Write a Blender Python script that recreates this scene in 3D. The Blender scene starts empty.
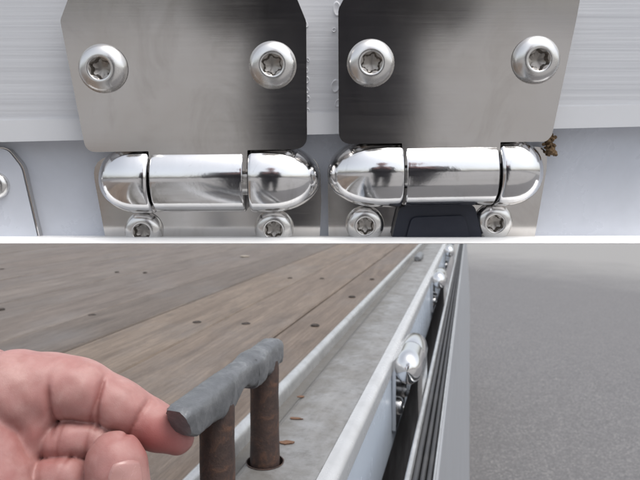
import bpy, bmesh, math, random
import numpy as np
from mathutils import Vector, Matrix
R = math.radians
random.seed(7)
scene = bpy.context.scene
C = scene.collection

# ------------------------------------------------------------------ camera
F = 600.0                      # focal length in picture units (picture 640 wide)
HOR = 193.0                    # height of the horizon in the picture
cam_d = bpy.data.cameras.new('camera')
cam_d.sensor_width = 36.0
cam_d.lens = 36.0 * F / 640.0
cam_d.shift_y = -(240.0 - HOR) / 640.0
cam_d.clip_start = 0.01
cam_d.clip_end = 2000.0
cam = bpy.data.objects.new('camera', cam_d)
cam.rotation_euler = (R(90), 0, 0)
C.objects.link(cam)
cam_d.dof.use_dof = True; cam_d.dof.focus_distance = 0.20; cam_d.dof.aperture_fstop = 44.0
scene.camera = cam

# ------------------------------------------------------------------ sky, sun, exposure
SUN_DIR = Vector((0.30, -0.24, 0.90)).normalized()
world = bpy.data.worlds.new('World'); scene.world = world; world.use_nodes = True
wn = world.node_tree.nodes; wl = world.node_tree.links
bg = wn['Background']
sky = wn.new('ShaderNodeTexSky'); sky.sky_type = 'NISHITA'; sky.sun_disc = False
sky.sun_elevation = math.asin(SUN_DIR.z)
sky.sun_rotation = math.atan2(SUN_DIR.x, SUN_DIR.y)
sky.dust_density = 4.0; sky.air_density = 1.2
hs = wn.new('ShaderNodeHueSaturation'); hs.inputs['Saturation'].default_value = 0.3
wl.new(sky.outputs[0], hs.inputs['Color']); wl.new(hs.outputs[0], bg.inputs[0])
bg.inputs[1].default_value = 0.15
sun_d = bpy.data.lights.new('sun', 'SUN'); sun_d.energy = 1.3; sun_d.angle = R(40); sun_d.color = (1.0, 0.96, 0.9)
sun = bpy.data.objects.new('sun', sun_d)
sun.rotation_euler = (-SUN_DIR).to_track_quat('-Z', 'Y').to_euler()
C.objects.link(sun)
vs = scene.view_settings
vs.view_transform = 'Standard'; vs.look = 'None'; vs.gamma = 1.0; vs.use_curve_mapping = False
vs.exposure = 0.6

# ------------------------------------------------------------------ material helpers
class NT:
    def __init__(s, name):
        s.m = bpy.data.materials.new(name); s.m.use_nodes = True
        s.t = s.m.node_tree; s.n = s.t.nodes; s.p = s.n['Principled BSDF']
    def node(s, typ, **kw):
        n = s.n.new(typ)
        for k, v in kw.items():
            if k in n.inputs: n.inputs[k].default_value = v
            else: setattr(n, k, v)
        return n
    def link(s, a, b): s.t.links.new(a, b)
    def coord(s, scale=(1, 1, 1), kind='Object', rot=(0, 0, 0)):
        c = s.node('ShaderNodeTexCoord'); mp = s.node('ShaderNodeMapping')
        mp.inputs['Scale'].default_value = scale; mp.inputs['Rotation'].default_value = rot
        s.link(c.outputs[kind], mp.inputs[0]); return mp.outputs[0]
    def noise(s, vec, scale, detail=4, rough=0.55, dist=0.0):
        n = s.node('ShaderNodeTexNoise'); n.inputs['Scale'].default_value = scale
        n.inputs['Detail'].default_value = detail; n.inputs['Roughness'].default_value = rough
        n.inputs['Distortion'].default_value = dist
        s.link(vec, n.inputs['Vector']); return n.outputs[0]
    def ramp(s, fac, stops):
        r = s.node('ShaderNodeValToRGB'); e = r.color_ramp.elements
        while len(e) < len(stops): e.new(0.5)
        for i, (p, c) in enumerate(stops):
            e[i].position = p
            e[i].color = c if len(c) == 4 else (*c, 1)
        s.link(fac, r.inputs[0]); return r.outputs[0]
    def mix(s, fac, a, b, mode='MIX'):
        m = s.node('ShaderNodeMix', data_type='RGBA', blend_type=mode)
        for sock, v in ((0, fac), (6, a), (7, b)):
            if hasattr(v, 'is_linked') or hasattr(v, 'links'): s.link(v, m.inputs[sock])
            elif sock == 0: m.inputs[0].default_value = v
            else: m.inputs[sock].default_value = v if len(v) == 4 else (*v, 1)
        return m.outputs[2]
    def bump(s, h, strength, dist, prev=None):
        b = s.node('ShaderNodeBump'); b.inputs['Strength'].default_value = strength
        b.inputs['Distance'].default_value = dist
        s.link(h, b.inputs['Height'])
        if prev: s.link(prev, b.inputs['Normal'])
        return b.outputs[0]
    def set(s, **kw):
        for k, v in kw.items():
            k = k.replace('_', ' ')
            if hasattr(v, 'links'): s.link(v, s.p.inputs[k])
            else: s.p.inputs[k].default_value = (*v, 1) if isinstance(v, tuple) and len(v) == 3 and k.endswith('Color') else v
        return s
    def out(s, bumpout=None):
        if bumpout: s.link(bumpout, s.p.inputs['Normal'])
        return s.m
G3 = lambda v: (v, v, v)
M = {}

def mat_steel(name, base, rough, streak=1.0, dirt=0.5, fine_amt=0.03, smudge=0.0, wob=0.0):
    t = NT(name)
    v = t.coord((30, 1200, 600)); w = t.coord((1, 1, 1))
    n1 = t.noise(v, 1.0, 6, 0.7)
    big = t.noise(w, 45, 4, 0.6, 0.4)
    fine = t.noise(w, 900, 3, 0.7)
    col = t.mix(t.ramp(big, [(0.35, G3(0)), (0.7, G3(dirt))]), base, tuple(c * k for c, k in zip(base, (0.86, 0.82, 0.76))))
    sm = t.noise(t.coord((1, 0.45, 1)), 70, 6, 0.7, 1.2)
    col = t.mix(t.ramp(sm, [(0.52, G3(0)), (0.74, G3(smudge))]), col, (0.34, 0.31, 0.28))
    r = t.ramp(t.mix(0.4, big, n1), [(0.3, G3(rough * 0.75)), (0.7, G3(rough * 1.35))])
    t.set(Base_Color=col, Metallic=1.0, Roughness=r)
    b = t.bump(n1, 0.022 * streak, 0.0004)
    b = t.bump(fine, fine_amt, 0.0003, b)
    if wob:
        wv = t.noise(t.coord((1, 1, 1)), 150, 4, 0.55, 0.6)
        b = t.bump(wv, wob, 0.0012, b)
    return t.out(b)
M['plate'] = mat_steel('brushed_stainless', (0.665, 0.65, 0.64), 0.125, 0.45, 0.4, 0.0, 0.35)
M['chrome'] = mat_steel('polished_stainless', (0.80, 0.80, 0.81), 0.12, 0.5, 0.3, 0.008, 0.45, 0.045)
M['satin'] = mat_steel('satin_stainless', (0.82, 0.82, 0.83), 0.1, 0.4, 0.2)
M['bolt'] = mat_steel('bolt_stainless', (0.74, 0.735, 0.73), 0.25, 1.2, 0.5, 0.03, 0.5)
M['socket'] = mat_steel('bolt_socket', (0.36, 0.34, 0.32), 0.35, 1.0)

def mat_alu_panel():
    t = NT('ribbed_aluminium')
    v = t.coord((2, 900, 200)); w = t.coord((1, 1, 1)); v2 = t.coord((6, 260, 60))
    n = t.noise(v, 1.0, 5, 0.65); n2 = t.noise(v2, 1.0, 3, 0.6)
    big = t.noise(w, 14, 4, 0.6)
    col = t.mix(t.ramp(n, [(0.3, G3(0)), (0.7, G3(1))]), (0.60, 0.612, 0.645), (0.72, 0.732, 0.762))
    col = t.mix(t.ramp(big, [(0.4, G3(0)), (0.75, G3(0.35))]), col, (0.58, 0.595, 0.63))
    t.set(Base_Color=col, Metallic=0.15, Roughness=0.42)
    return t.out(t.bump(n2, 0.4, 0.0004, t.bump(n, 0.15, 0.0002)))
M['alu_panel'] = mat_alu_panel()

def mat_paint(name, base, rough=0.35, dirtcol=(0.35, 0.36, 0.38), amt=0.3, scale=30):
    t = NT(name); w = t.coord((1, 1, 1))
    a = t.noise(w, scale, 6, 0.65, 0.3); f = t.noise(w, scale * 25, 3, 0.6)
    col = t.mix(t.ramp(a, [(0.45, G3(0)), (0.8, G3(amt))]), base, dirtcol)
    t.set(Base_Color=col, Roughness=t.ramp(a, [(0.3, G3(rough * 0.8)), (0.8, G3(rough * 1.4))]))
    return t.out(t.bump(f, 0.05, 0.0002))
M['white_paint'] = mat_paint('white_paint', (0.575, 0.60, 0.66), 0.28, (0.43, 0.45, 0.49), 0.5)
M['alu_lip'] = mat_paint('smooth_aluminium_lip', (0.71, 0.722, 0.75), 0.4, (0.56, 0.57, 0.59), 0.4, 25)
M['white_divider'] = mat_paint('white_divider', (0.9, 0.9, 0.9), 0.5, (0.86, 0.86, 0.86), 0.1)
M['blue_paint'] = mat_paint('pale_blue_paint', (0.50, 0.56, 0.645), 0.25, (0.44, 0.48, 0.54), 0.3, 12)
M['rim'] = mat_paint('worn_white_rim', (0.38, 0.39, 0.405), 0.28, (0.26, 0.265, 0.27), 0.6, 60)
M['dark_paint'] = mat_paint('dark_underbody', (0.03, 0.03, 0.035), 0.6, (0.06, 0.05, 0.045), 0.6, 12)
M['rubber'] = mat_paint('black_rubber', (0.035, 0.036, 0.04), 0.55, (0.09, 0.09, 0.09), 0.5, 40)
M['navy_rubber'] = mat_paint('navy_rubber', (0.014, 0.017, 0.03), 0.38, (0.03, 0.035, 0.05), 0.5, 60)

def mat_rail():
    t = NT('weathered_rail_aluminium'); w = t.coord((1, 1, 1)); l = t.coord((30, 5, 30))
    a = t.noise(w, 35, 8, 0.7, 0.5); b_ = t.noise(w, 140, 5, 0.7); c = t.noise(l, 3.0, 5, 0.6); f = t.noise(w, 900, 2)
    col = t.mix(t.ramp(a, [(0.32, G3(0)), (0.68, G3(1))]), (0.155, 0.150, 0.143), (0.235, 0.237, 0.242))
    col = t.mix(t.ramp(b_, [(0.5, G3(0)), (0.74, G3(0.75))]), col, (0.10, 0.095, 0.088))
    col = t.mix(t.ramp(c, [(0.5, G3(0)), (0.8, G3(0.5))]), col, (0.30, 0.30, 0.30))
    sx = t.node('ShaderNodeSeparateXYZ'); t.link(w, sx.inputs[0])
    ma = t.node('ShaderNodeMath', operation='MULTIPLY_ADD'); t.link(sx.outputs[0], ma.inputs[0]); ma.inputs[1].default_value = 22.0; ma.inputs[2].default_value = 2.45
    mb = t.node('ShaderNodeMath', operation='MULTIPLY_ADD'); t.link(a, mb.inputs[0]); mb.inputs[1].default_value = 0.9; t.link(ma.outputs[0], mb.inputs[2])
    col = t.mix(t.ramp(mb.outputs[0], [(0.0, G3(0.75)), (0.55, G3(0.0))]), col, (0.10, 0.092, 0.080))   # browner and darker towards the gutter
    t.set(Base_Color=col, Metallic=0.2, Roughness=t.ramp(a, [(0.3, G3(0.62)), (0.7, G3(0.4))]))
    return t.out(t.bump(f, 0.12, 0.0006, t.bump(b_, 0.25, 0.0008)))
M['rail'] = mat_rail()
def mat_bead():
    t = NT('bare_aluminium_edge'); w = t.coord((1, 1, 1)); l = t.coord((60, 4, 60))
    a = t.noise(w, 50, 6, 0.7, 0.4); c = t.noise(l, 4.0, 5, 0.6)
    col = t.mix(t.ramp(a, [(0.4, G3(0)), (0.75, G3(0.7))]), (0.50, 0.51, 0.52), (0.27, 0.27, 0.265))
    col = t.mix(t.ramp(c, [(0.5, G3(0)), (0.8, G3(0.4))]), col, (0.62, 0.62, 0.62))
    t.set(Base_Color=col, Metallic=0.6, Roughness=0.27)
    return t.out(t.bump(c, 0.05, 0.0004, t.bump(a, 0.05, 0.0004)))
M['bead'] = mat_bead()
def mat_gate_face():
    t = NT('gate_aluminium'); l = t.coord((700, 6, 700)); w = t.coord((1, 1, 1))
    l2 = t.coord((2, 2, 500))
    a = t.noise(w, 10, 5, 0.6); c = t.noise(l2, 1.0, 4, 0.6)
    col = t.mix(t.ramp(c, [(0.35, G3(0)), (0.65, G3(1))]), (0.27, 0.283, 0.31), (0.34, 0.355, 0.38))
    col = t.mix(t.ramp(a, [(0.4, G3(0)), (0.8, G3(0.4))]), col, (0.25, 0.26, 0.275))
    t.set(Base_Color=col, Metallic=0.25, Roughness=0.42)
    return t.out(t.bump(c, 0.1, 0.0006))
M['gate_face'] = mat_gate_face()

def mat_wood():
    t = NT('weathered_deck_wood'); w = t.coord((1, 1, 1), 'Generated')
    oi = t.node('ShaderNodeObjectInfo')
    c = t.node('ShaderNodeTexCoord')
    add = t.node('ShaderNodeVectorMath', operation='ADD')
    sc = t.node('ShaderNodeVectorMath', operation='SCALE'); sc.inputs['Scale'].default_value = 37.0
    cb = t.node('ShaderNodeCombineXYZ'); t.link(oi.outputs['Random'], cb.inputs[0]); t.link(oi.outputs['Random'], cb.inputs[1])
    t.link(cb.outputs[0], sc.inputs[0]); t.link(c.outputs['Object'], add.inputs[0]); t.link(sc.outputs[0], add.inputs[1])
    def mp(scale):
        m = t.node('ShaderNodeMapping'); m.inputs['Scale'].default_value = scale
        t.link(add.outputs[0], m.inputs[0]); return m.outputs[0]
    g1 = t.noise(mp((300, 20, 60)), 1.0, 7, 0.7, 0.6)
    g2 = t.noise(mp((60, 4.5, 30)), 1.0, 6, 0.65, 1.0)
    sp = t.noise(mp((9, 5, 9)), 1.0, 5, 0.6)
    wav = t.node('ShaderNodeTexWave', wave_type='BANDS', bands_direction='X')
    wav.inputs['Scale'].default_value = 1.0; wav.inputs['Distortion'].default_value = 7.0
    wav.inputs['Detail'].default_value = 3; wav.inputs['Detail Scale'].default_value = 0.5
    t.link(mp((55, 1.0, 20)), wav.inputs[0])
    base = oi.outputs['Color']
    dark = t.mix(1.0, base, (0.58, 0.54, 0.51), 'MULTIPLY')
    lite = t.mix(1.0, base, (1.38, 1.37, 1.34), 'MULTIPLY')
    col = t.mix(t.ramp(g2, [(0.3, G3(0)), (0.7, G3(1))]), dark, lite)
    col = t.mix(t.ramp(g1, [(0.42, G3(0)), (0.75, G3(0.75))]), col, dark)
    col = t.mix(t.ramp(wav.outputs[1], [(0.6, G3(0)), (1.0, G3(0.35))]), col, dark)
    col = t.mix(t.ramp(sp, [(0.5, G3(0)), (0.8, G3(0.55))]), col, (0.135, 0.130, 0.130))
    st_ = t.noise(mp((22, 9, 20)), 1.0, 7, 0.7, 0.8)
    col = t.mix(t.ramp(st_, [(0.54, G3(0)), (0.74, G3(0.65))]), col, (0.060, 0.048, 0.040))
    gr = t.noise(mp((330, 200, 200)), 1.0, 6, 0.75)
    col = t.mix(t.ramp(gr, [(0.56, G3(0)), (0.74, G3(0.7))]), col, (0.055, 0.045, 0.04))
    col = t.mix(t.ramp(gr, [(0.26, G3(0.5)), (0.40, G3(0))]), col, (0.23, 0.21, 0.19))
    fg = t.noise(mp((800, 70, 200)), 1.0, 5, 0.75, 0.4)
    col = t.mix(t.ramp(fg, [(0.50, G3(0)), (0.72, G3(0.6))]), col, dark)
    col = t.mix(t.ramp(fg, [(0.28, G3(0.5)), (0.45, G3(0))]), col, lite)
    sc2 = t.noise(mp((40, 8, 30)), 1.0, 8, 0.75, 1.5)
    col = t.mix(t.ramp(sc2, [(0.52, G3(0)), (0.72, G3(0.55))]), col, lite)
    col = t.mix(t.ramp(sc2, [(0.28, G3(0.6)), (0.44, G3(0))]), col, dark)
    t.set(Base_Color=col, Roughness=0.62)
    return t.out(t.bump(g1, 0.35, 0.0012, t.bump(g2, 0.3, 0.002)))
M['wood'] = mat_wood()

def mat_asphalt():
    t = NT('worn_asphalt'); w = t.coord((1, 1, 1))
    vo = t.node('ShaderNodeTexVoronoi'); vo.inputs['Scale'].default_value = 165; t.link(w, vo.inputs['Vector'])
    vo2 = t.node('ShaderNodeTexVoronoi'); vo2.inputs['Scale'].default_value = 180; t.link(w, vo2.inputs['Vector'])
    cell = t.node('ShaderNodeSeparateColor'); t.link(vo.outputs['Color'], cell.inputs[0])
    cell2 = t.node('ShaderNodeSeparateColor'); t.link(vo2.outputs['Color'], cell2.inputs[0])
    big = t.noise(w, 0.5, 6, 0.6, 0.3); mid = t.noise(w, 7, 6, 0.7)
    col = t.ramp(cell.outputs[0], [(0.0, (0.077, 0.077, 0.082)), (0.5, (0.111, 0.109, 0.115)), (0.85, (0.150, 0.148, 0.152)), (1.0, (0.229, 0.225, 0.221))])
    col = t.mix(t.ramp(cell2.outputs[0], [(0.0, G3(0.35)), (0.5, G3(0)), (1.0, G3(0.35))]), col, (0.138, 0.136, 0.140))
    col = t.mix(t.ramp(mid, [(0.45, G3(0)), (0.75, G3(0.5))]), col, (0.104, 0.103, 0.107))
    col = t.mix(t.ramp(big, [(0.4, G3(0)), (0.7, G3(0.5))]), col, (0.125, 0.122, 0.126))
    sp_ = t.noise(w, 38, 3, 0.6)
    col = t.mix(t.ramp(sp_, [(0.60, G3(0)), (0.70, G3(0.35))]), col, (0.19, 0.187, 0.185))
    col = t.mix(t.ramp(sp_, [(0.30, G3(0.4)), (0.40, G3(0))]), col, (0.075, 0.074, 0.078))
    # paler dusty paving further out (its own worn, irregular boundary)
    sx = t.node('ShaderNodeSeparateXYZ'); t.link(w, sx.inputs[0])
    a = t.node('ShaderNodeMath', operation='MULTIPLY_ADD'); t.link(sx.outputs[0], a.inputs[0]); a.inputs[1].default_value = 0.28; a.inputs[2].default_value = -2.9
    b2 = t.node('ShaderNodeMath', operation='MULTIPLY_ADD'); t.link(sx.outputs[1], b2.inputs[0]); b2.inputs[1].default_value = 0.22; t.link(a.outputs[0], b2.inputs[2])
    nn = t.node('ShaderNodeMath', operation='MULTIPLY_ADD'); t.link(t.noise(w, 0.9, 6, 0.65), nn.inputs[0]); nn.inputs[1].default_value = 1.0; t.link(b2.outputs[0], nn.inputs[2])
    pale = t.ramp(nn.outputs[0], [(0.0, G3(0)), (1.0, G3(0.8))])
    col = t.mix(pale, col, (0.245, 0.242, 0.238))
    t.set(Base_Color=col, Roughness=0.85)
    return t.out(t.bump(vo.outputs['Distance'], 0.4, 0.0025, t.bump(mid, 0.3, 0.01)))
M['asphalt'] = mat_asphalt()

def mat_rust(name, a, b_, c, rough=0.7, metallic=0.0, sc=120, bs=0.5):
    t = NT(name); w = t.coord((1, 1, 1))
    n = t.noise(w, sc, 8, 0.7, 0.5); n2 = t.noise(w, sc * 4, 5, 0.7)
    col = t.ramp(n, [(0.3, a), (0.52, b_), (0.72, c)])
    col = t.mix(t.ramp(n2, [(0.5, G3(0)), (0.8, G3(0.5))]), col, a)
    t.set(Base_Color=col, Roughness=rough, Metallic=metallic)
    return t.out(t.bump(n2, bs, 0.0006, t.bump(n, bs, 0.001)))
M['rust'] = mat_rust('rusty_pin', (0.022, 0.014, 0.013), (0.045, 0.026, 0.021), (0.115, 0.055, 0.032))
M['rust_flake'] = mat_rust('rust_flake', (0.085, 0.042, 0.023), (0.135, 0.066, 0.034), (0.11, 0.062, 0.042))
M['cast_iron'] = mat_rust('galvanised_casting', (0.12, 0.124, 0.131), (0.18, 0.186, 0.196), (0.30, 0.306, 0.317), 0.36, 0.6, 70, 0.5)
M['screw'] = mat_rust('old_screw', (0.015, 0.012, 0.01), (0.03, 0.022, 0.018), (0.05, 0.035, 0.025))
M['debris'] = mat_rust('dry_moss', (0.05, 0.03, 0.015), (0.16, 0.10, 0.05), (0.30, 0.21, 0.12), 0.9, 0, 700)
M['chip'] = mat_rust('pale_wood_chip', (0.24, 0.205, 0.165), (0.31, 0.275, 0.23), (0.36, 0.32, 0.27), 0.8, 0, 200)

def mat_skin():
    t = NT('skin'); w = t.coord((1, 1, 1))
    at = t.node('ShaderNodeAttribute', attribute_name='flush')
    sep = t.node('ShaderNodeSeparateColor'); t.link(at.outputs['Color'], sep.inputs[0])
    n = t.noise(w, 160, 5, 0.6, 0.4); n2 = t.noise(w, 55, 4, 0.6)
    col = t.mix(t.ramp(n, [(0.35, G3(0)), (0.7, G3(1))]), (0.32, 0.160, 0.145), (0.40, 0.232, 0.215))
    col = t.mix(t.ramp(n2, [(0.45, G3(0)), (0.72, G3(0.7))]), col, (0.31, 0.125, 0.118))
    col = t.mix(sep.outputs[0], col, (0.33, 0.085, 0.08))
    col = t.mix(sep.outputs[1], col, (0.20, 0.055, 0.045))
    vo = t.node('ShaderNodeTexVoronoi', feature='DISTANCE_TO_EDGE'); vo.inputs['Scale'].default_value = 1300; t.link(t.coord((1.5, 1.0, 0.8)), vo.inputs['Vector'])
    f = t.noise(w, 1500, 4, 0.7)
    t.set(Base_Color=col, Roughness=t.ramp(n, [(0.3, G3(0.42)), (0.7, G3(0.56))]))
    t.p.inputs['Subsurface Weight'].default_value = 0.12
    t.p.inputs['Subsurface Radius'].default_value = (1.0, 0.35, 0.2)
    t.p.inputs['Subsurface Scale'].default_value = 0.002
    return t.out(t.bump(f, 0.16, 0.0003, t.bump(vo.outputs['Distance'], 0.13, 0.0004)))
M['skin'] = mat_skin()
M['nail'] = mat_paint('finger_nail', (0.37, 0.195, 0.18), 0.25, (0.44, 0.26, 0.235), 0.6, 120)
M['jacket'] = mat_paint('dark_cloth', (0.040, 0.037, 0.043), 0.85, (0.07, 0.063, 0.066), 0.6, 20)
M['hair'] = mat_paint('dark_hair', (0.012, 0.010, 0.009), 0.5, (0.02, 0.018, 0.015), 0.6, 60)

# ------------------------------------------------------------------ object helpers
def mesh_from(name, verts, faces, mat, smooth=False):
    me = bpy.data.meshes.new(name); me.from_pydata([tuple(v) for v in verts], [], faces); me.update()
    bm = bmesh.new(); bm.from_mesh(me); bmesh.ops.recalc_face_normals(bm, faces=bm.faces); bm.to_mesh(me); bm.free()
    if mat: me.materials.append(mat)
    if smooth: me.polygons.foreach_set('use_smooth', [True] * len(me.polygons))
    return me
def mesh_bm(name, bm, mat, smooth_angle=None):
    bmesh.ops.recalc_face_normals(bm, faces=bm.faces)
    me = bpy.data.meshes.new(name); bm.to_mesh(me); bm.free()
    if mat: me.materials.append(mat)
    if smooth_angle is not None:
        me.polygons.foreach_set('use_smooth', [True] * len(me.polygons))
        me.set_sharp_from_angle(angle=R(smooth_angle))
    return me
FRAME = {}
def thing(name, label, cat, frame, base, group=None):
    """an Empty at the thing's base; frame = 4x4 of the frame in which its meshes are given"""
    o = bpy.data.objects.new(name, None); C.objects.link(o)
    o.matrix_world = frame @ Matrix.Translation(Vector(base))
    o.empty_display_size = 0.01
    o['label'] = label; o['category'] = cat
    if group: o['group'] = group
    FRAME[o.name] = Vector(base)
    return o
def part(name, me, parent, shift=True, label=None):
    o = bpy.data.objects.new(name, me); C.objects.link(o); o.parent = parent
    if shift and parent.name in FRAME: o.location = -FRAME[parent.name]
    if label: o['label'] = label
    return o
def single(name, me, label, cat, frame, base=(0, 0, 0), group=None, kind=None):
    o = bpy.data.objects.new(name, me); C.objects.link(o); o.matrix_world = frame @ Matrix.Translation(Vector(base))
    if kind: o['kind'] = kind
    else:
        o['label'] = label; o['category'] = cat
        if group: o['group'] = group
    return o

def round_poly(pts, rad, seg=6):
    """pts 2-D; rad radius per corner -> polygon with rounded corners"""
    out = []; n = len(pts)
    for i in range(n):
        p = Vector(pts[i]); a = Vector(pts[i - 1]); b = Vector(pts[(i + 1) % n]); r = rad[i] if isinstance(rad, (list, tuple)) else rad
        if r <= 0: out.append(p); continue
        u = (a - p).normalized(); v = (b - p).normalized()
        ang = u.angle(v); d = min(r / math.tan(ang / 2), (a - p).length * 0.49, (b - p).length * 0.49)
        p0 = p + u * d; p1 = p + v * d
        for k in range(seg + 1):
            f = k / seg
            out.append(p0 * (1 - f) ** 2 + p * 2 * f * (1 - f) + p1 * f * f)
    return out
def prism(poly, z0, z1, mat, bevel=0.0, name='prism', seg=2, angle=40):
    bm = bmesh.new()
    vs_ = [bm.verts.new((p[0], p[1], z1)) for p in poly]
    f = bm.faces.new(vs_)
    if f.normal.z < 0: f.normal_flip()
    low = [bm.verts.new((p[0], p[1], z0)) for p in poly]
    n = len(poly)
    for i in range(n):
        j = (i + 1) % n
        bm.faces.new((vs_[i], vs_[j], low[j], low[i]))
    bm.faces.new(list(reversed(low)))
    bm.normal_update()
    if bevel > 0:
        es = [e for e in bm.edges if abs(e.verts[0].co.z - z1) < 1e-9 and abs(e.verts[1].co.z - z1) < 1e-9]
        bmesh.ops.bevel(bm, geom=es, offset=bevel, segments=seg, profile=0.6, affect='EDGES', clamp_overlap=True)
    return mesh_bm(name, bm, mat, angle)
def sweep(poly, s0, s1, mat, name='sweep', angle=35, cuts=1):
    """poly given as (t, z), swept along y from s0 to s1"""
    n = len(poly); verts = []; faces = []
    for k in range(cuts + 1):
        y = s0 + (s1 - s0) * k / cuts
        verts += [(p[0], y, p[1]) for p in poly]
    for k in range(cuts):
        for i in range(n):
            j = (i + 1) % n
            faces.append((k * n + i, k * n + j, (k + 1) * n + j, (k + 1) * n + i))
    faces.append(tuple(range(n))); faces.append(tuple(range(cuts * n, cuts * n + n)))
    bm = bmesh.new(); me = mesh_from(name, verts, faces, None); bm.from_mesh(me); bpy.data.meshes.remove(me)
    return mesh_bm(name, bm, mat, angle)
def lathe(profile, mat, name, seg=40, radfun=None, cap=True, angle=35, axis='z'):
    """profile list of (r, z) from outside in; radfun(i, theta) scales"""
    verts = []; faces = []
    for i, (r, z) in enumerate(profile):
        for k in range(seg):
            th = 2 * math.pi * k / seg
            rr = r * (radfun(i, th) if radfun else 1.0)
            verts.append((rr * math.cos(th), rr * math.sin(th), z))
    for i in range(len(profile) - 1):
        for k in range(seg):
            j = (k + 1) % seg
            faces.append((i * seg + k, i * seg + j, (i + 1) * seg + j, (i + 1) * seg + k))
    if cap:
        faces.append(tuple(range((len(profile) - 1) * seg, len(profile) * seg)))
    if axis == 'y': verts = [(x, z, y) for x, y, z in verts]
    if axis == 'x': verts = [(z, x, y) for x, y, z in verts]
    me = mesh_from(name, verts, faces, mat, True)
    me.set_sharp_from_angle(angle=R(angle))
    return me

def surface_nets(sdf, lo, hi, h):
    lo = np.array(lo); hi = np.array(hi)
    n = np.ceil((hi - lo) / h).astype(int) + 1
    ax = [lo[i] + h * np.arange(n[i]) for i in range(3)]
    P = np.stack(np.meshgrid(*ax, indexing='ij'), -1).reshape(-1, 3)
    # narrow band: coarse samples first, fine samples only near the surface
    st = 5
    cax = [a[::st] if len(a) else a for a in ax]
    Pc = np.stack(np.meshgrid(*cax, indexing='ij'), -1)
    Vc = np.concatenate([sdf(q) for q in np.array_split(Pc.reshape(-1, 3), max(1, Pc.size // 600000))]).reshape(Pc.shape[:3])
    ii = [np.minimum((np.arange(n[i]) + st // 2) // st, Vc.shape[i] - 1) for i in range(3)]
    V = Vc[np.ix_(*ii)].copy()
    near = np.abs(V).reshape(-1) < h * st * 1.6
    Pn = P[near]
    V.reshape(-1)[near] = np.concatenate([sdf(q) for q in np.array_split(Pn, max(1, len(Pn) // 200000))])
    nx, ny, nz = n
    cs = [(i, j, k) for i in (0, 1) for j in (0, 1) for k in (0, 1)]
    corner = {c: V[c[0]:nx - 1 + c[0], c[1]:ny - 1 + c[1], c[2]:nz - 1 + c[2]] for c in cs}
    acc = np.zeros((nx - 1, ny - 1, nz - 1, 3)); cnt = np.zeros((nx - 1, ny - 1, nz - 1))
    for a in cs:
        for d in range(3):
            if a[d]: continue
            b = list(a); b[d] = 1; b = tuple(b)
            va, vb = corner[a], corner[b]
            m = (va < 0) != (vb < 0)
            t = np.where(m, va / np.where(m, va - vb, 1), 0)
            for q in range(3):
                acc[..., q] += np.where(m, a[q] + (t if q == d else 0), 0)
            cnt += m
    act = cnt > 0
    idx = -np.ones(act.shape, int); idx[act] = np.arange(act.sum())
    cell = np.argwhere(act)
    verts = lo + h * (cell + acc[act] / cnt[act][:, None])
    faces = []
    for d in range(3):
        sl0 = [slice(None)] * 3; sl1 = [slice(None)] * 3
        sl0[d] = slice(0, n[d] - 1); sl1[d] = slice(1, n[d])
        m = (V[tuple(sl0)] < 0) != (V[tuple(sl1)] < 0)
        e = np.argwhere(m)
        o1, o2 = [q for q in range(3) if q != d]
        e = e[(e[:, o1] > 0) & (e[:, o2] > 0) & (e[:, o1] < n[o1] - 1) & (e[:, o2] < n[o2] - 1)]
        def at(d1, d2):
            q = e.copy(); q[:, o1] += d1; q[:, o2] += d2
            return idx[q[:, 0], q[:, 1], q[:, 2]]
        quad = np.stack([at(-1, -1), at(0, -1), at(0, 0), at(-1, 0)], 1)
        inside0 = V[e[:, 0], e[:, 1], e[:, 2]] < 0
        flip = inside0 if d != 1 else ~inside0
        quad = np.where(flip[:, None], quad, quad[:, ::-1])
        faces.append(quad)
    return verts, np.concatenate(faces)
def np_mesh(name, v, f, mat):
    me = bpy.data.meshes.new(name)
    me.from_pydata(v.tolist(), [], f.tolist()); me.update()
    me.materials.append(mat); me.polygons.foreach_set('use_smooth', [True] * len(me.polygons))
    return me

def ray(px, py): return Vector(((px - 320) / F, 1.0, -(py - HOR) / F))

# ================================================================== SETTING: ground
GROUND = 1.10
g = mesh_from('ground', [(-300, -300, 0), (300, -300, 0), (300, 300, 0), (-300, 300, 0)], [(0, 1, 2, 3)], M['asphalt'])
single('asphalt_ground', g, None, None, Matrix.Translation((0, 0, -GROUND)), kind='structure')

ap = mesh_from('bounce_ground', [(-9, -30, 0), (9, -30, 0), (9, -0.85, 0), (-9, -0.85, 0)], [(0, 1, 2, 3)], mat_paint('pale_bounce_ground', (0.225, 0.221, 0.219), 0.85, (0.19, 0.186, 0.184), 0.8, 1.5))
single('added_pale_ground', ap, None, None, Matrix.Translation((0, 0, -GROUND + 0.004)), kind='structure')  # unseen pale ground added behind the camera to brighten plates and panel

# ================================================================== TRUCK BED (deck frame: x = across, y = along, z = up; camera at 0)
YAW = math.atan2(150.0, F)
DK = Matrix.Rotation(-YAW, 4, 'Z')
cosY = math.cos(YAW)
H_WOOD, H_RAIL = 0.165, 0.160
def tk(k, h): return cosY * h * k           # picture slope k of a lengthwise line at depth h below eye -> offset across
def dpos(px, py, h):
    w = ray(px, py) * (h / ((py - HOR) / F)); return DK.inverted() @ w
S0, S1 = -0.62, 3.6
bed = thing('truck_bed', 'flat truck bed with grey brown plank floor and pale metal side rail', 'truck bed', DK, (-0.6, 1.0, -GROUND))
# understructure: a dark chassis box standing on the ground under the planks
part('chassis', mesh_from('chassis', [(x, y, z) for x in (-2.0, -0.135) for y in (S0, S1) for z in (-GROUND, -0.20)],
     [(0, 1, 3, 2), (4, 6, 7, 5), (0, 4, 5, 1), (2, 3, 7, 6), (0, 2, 6, 4), (1, 5, 7, 3)], M['dark_paint']), bed)
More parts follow.
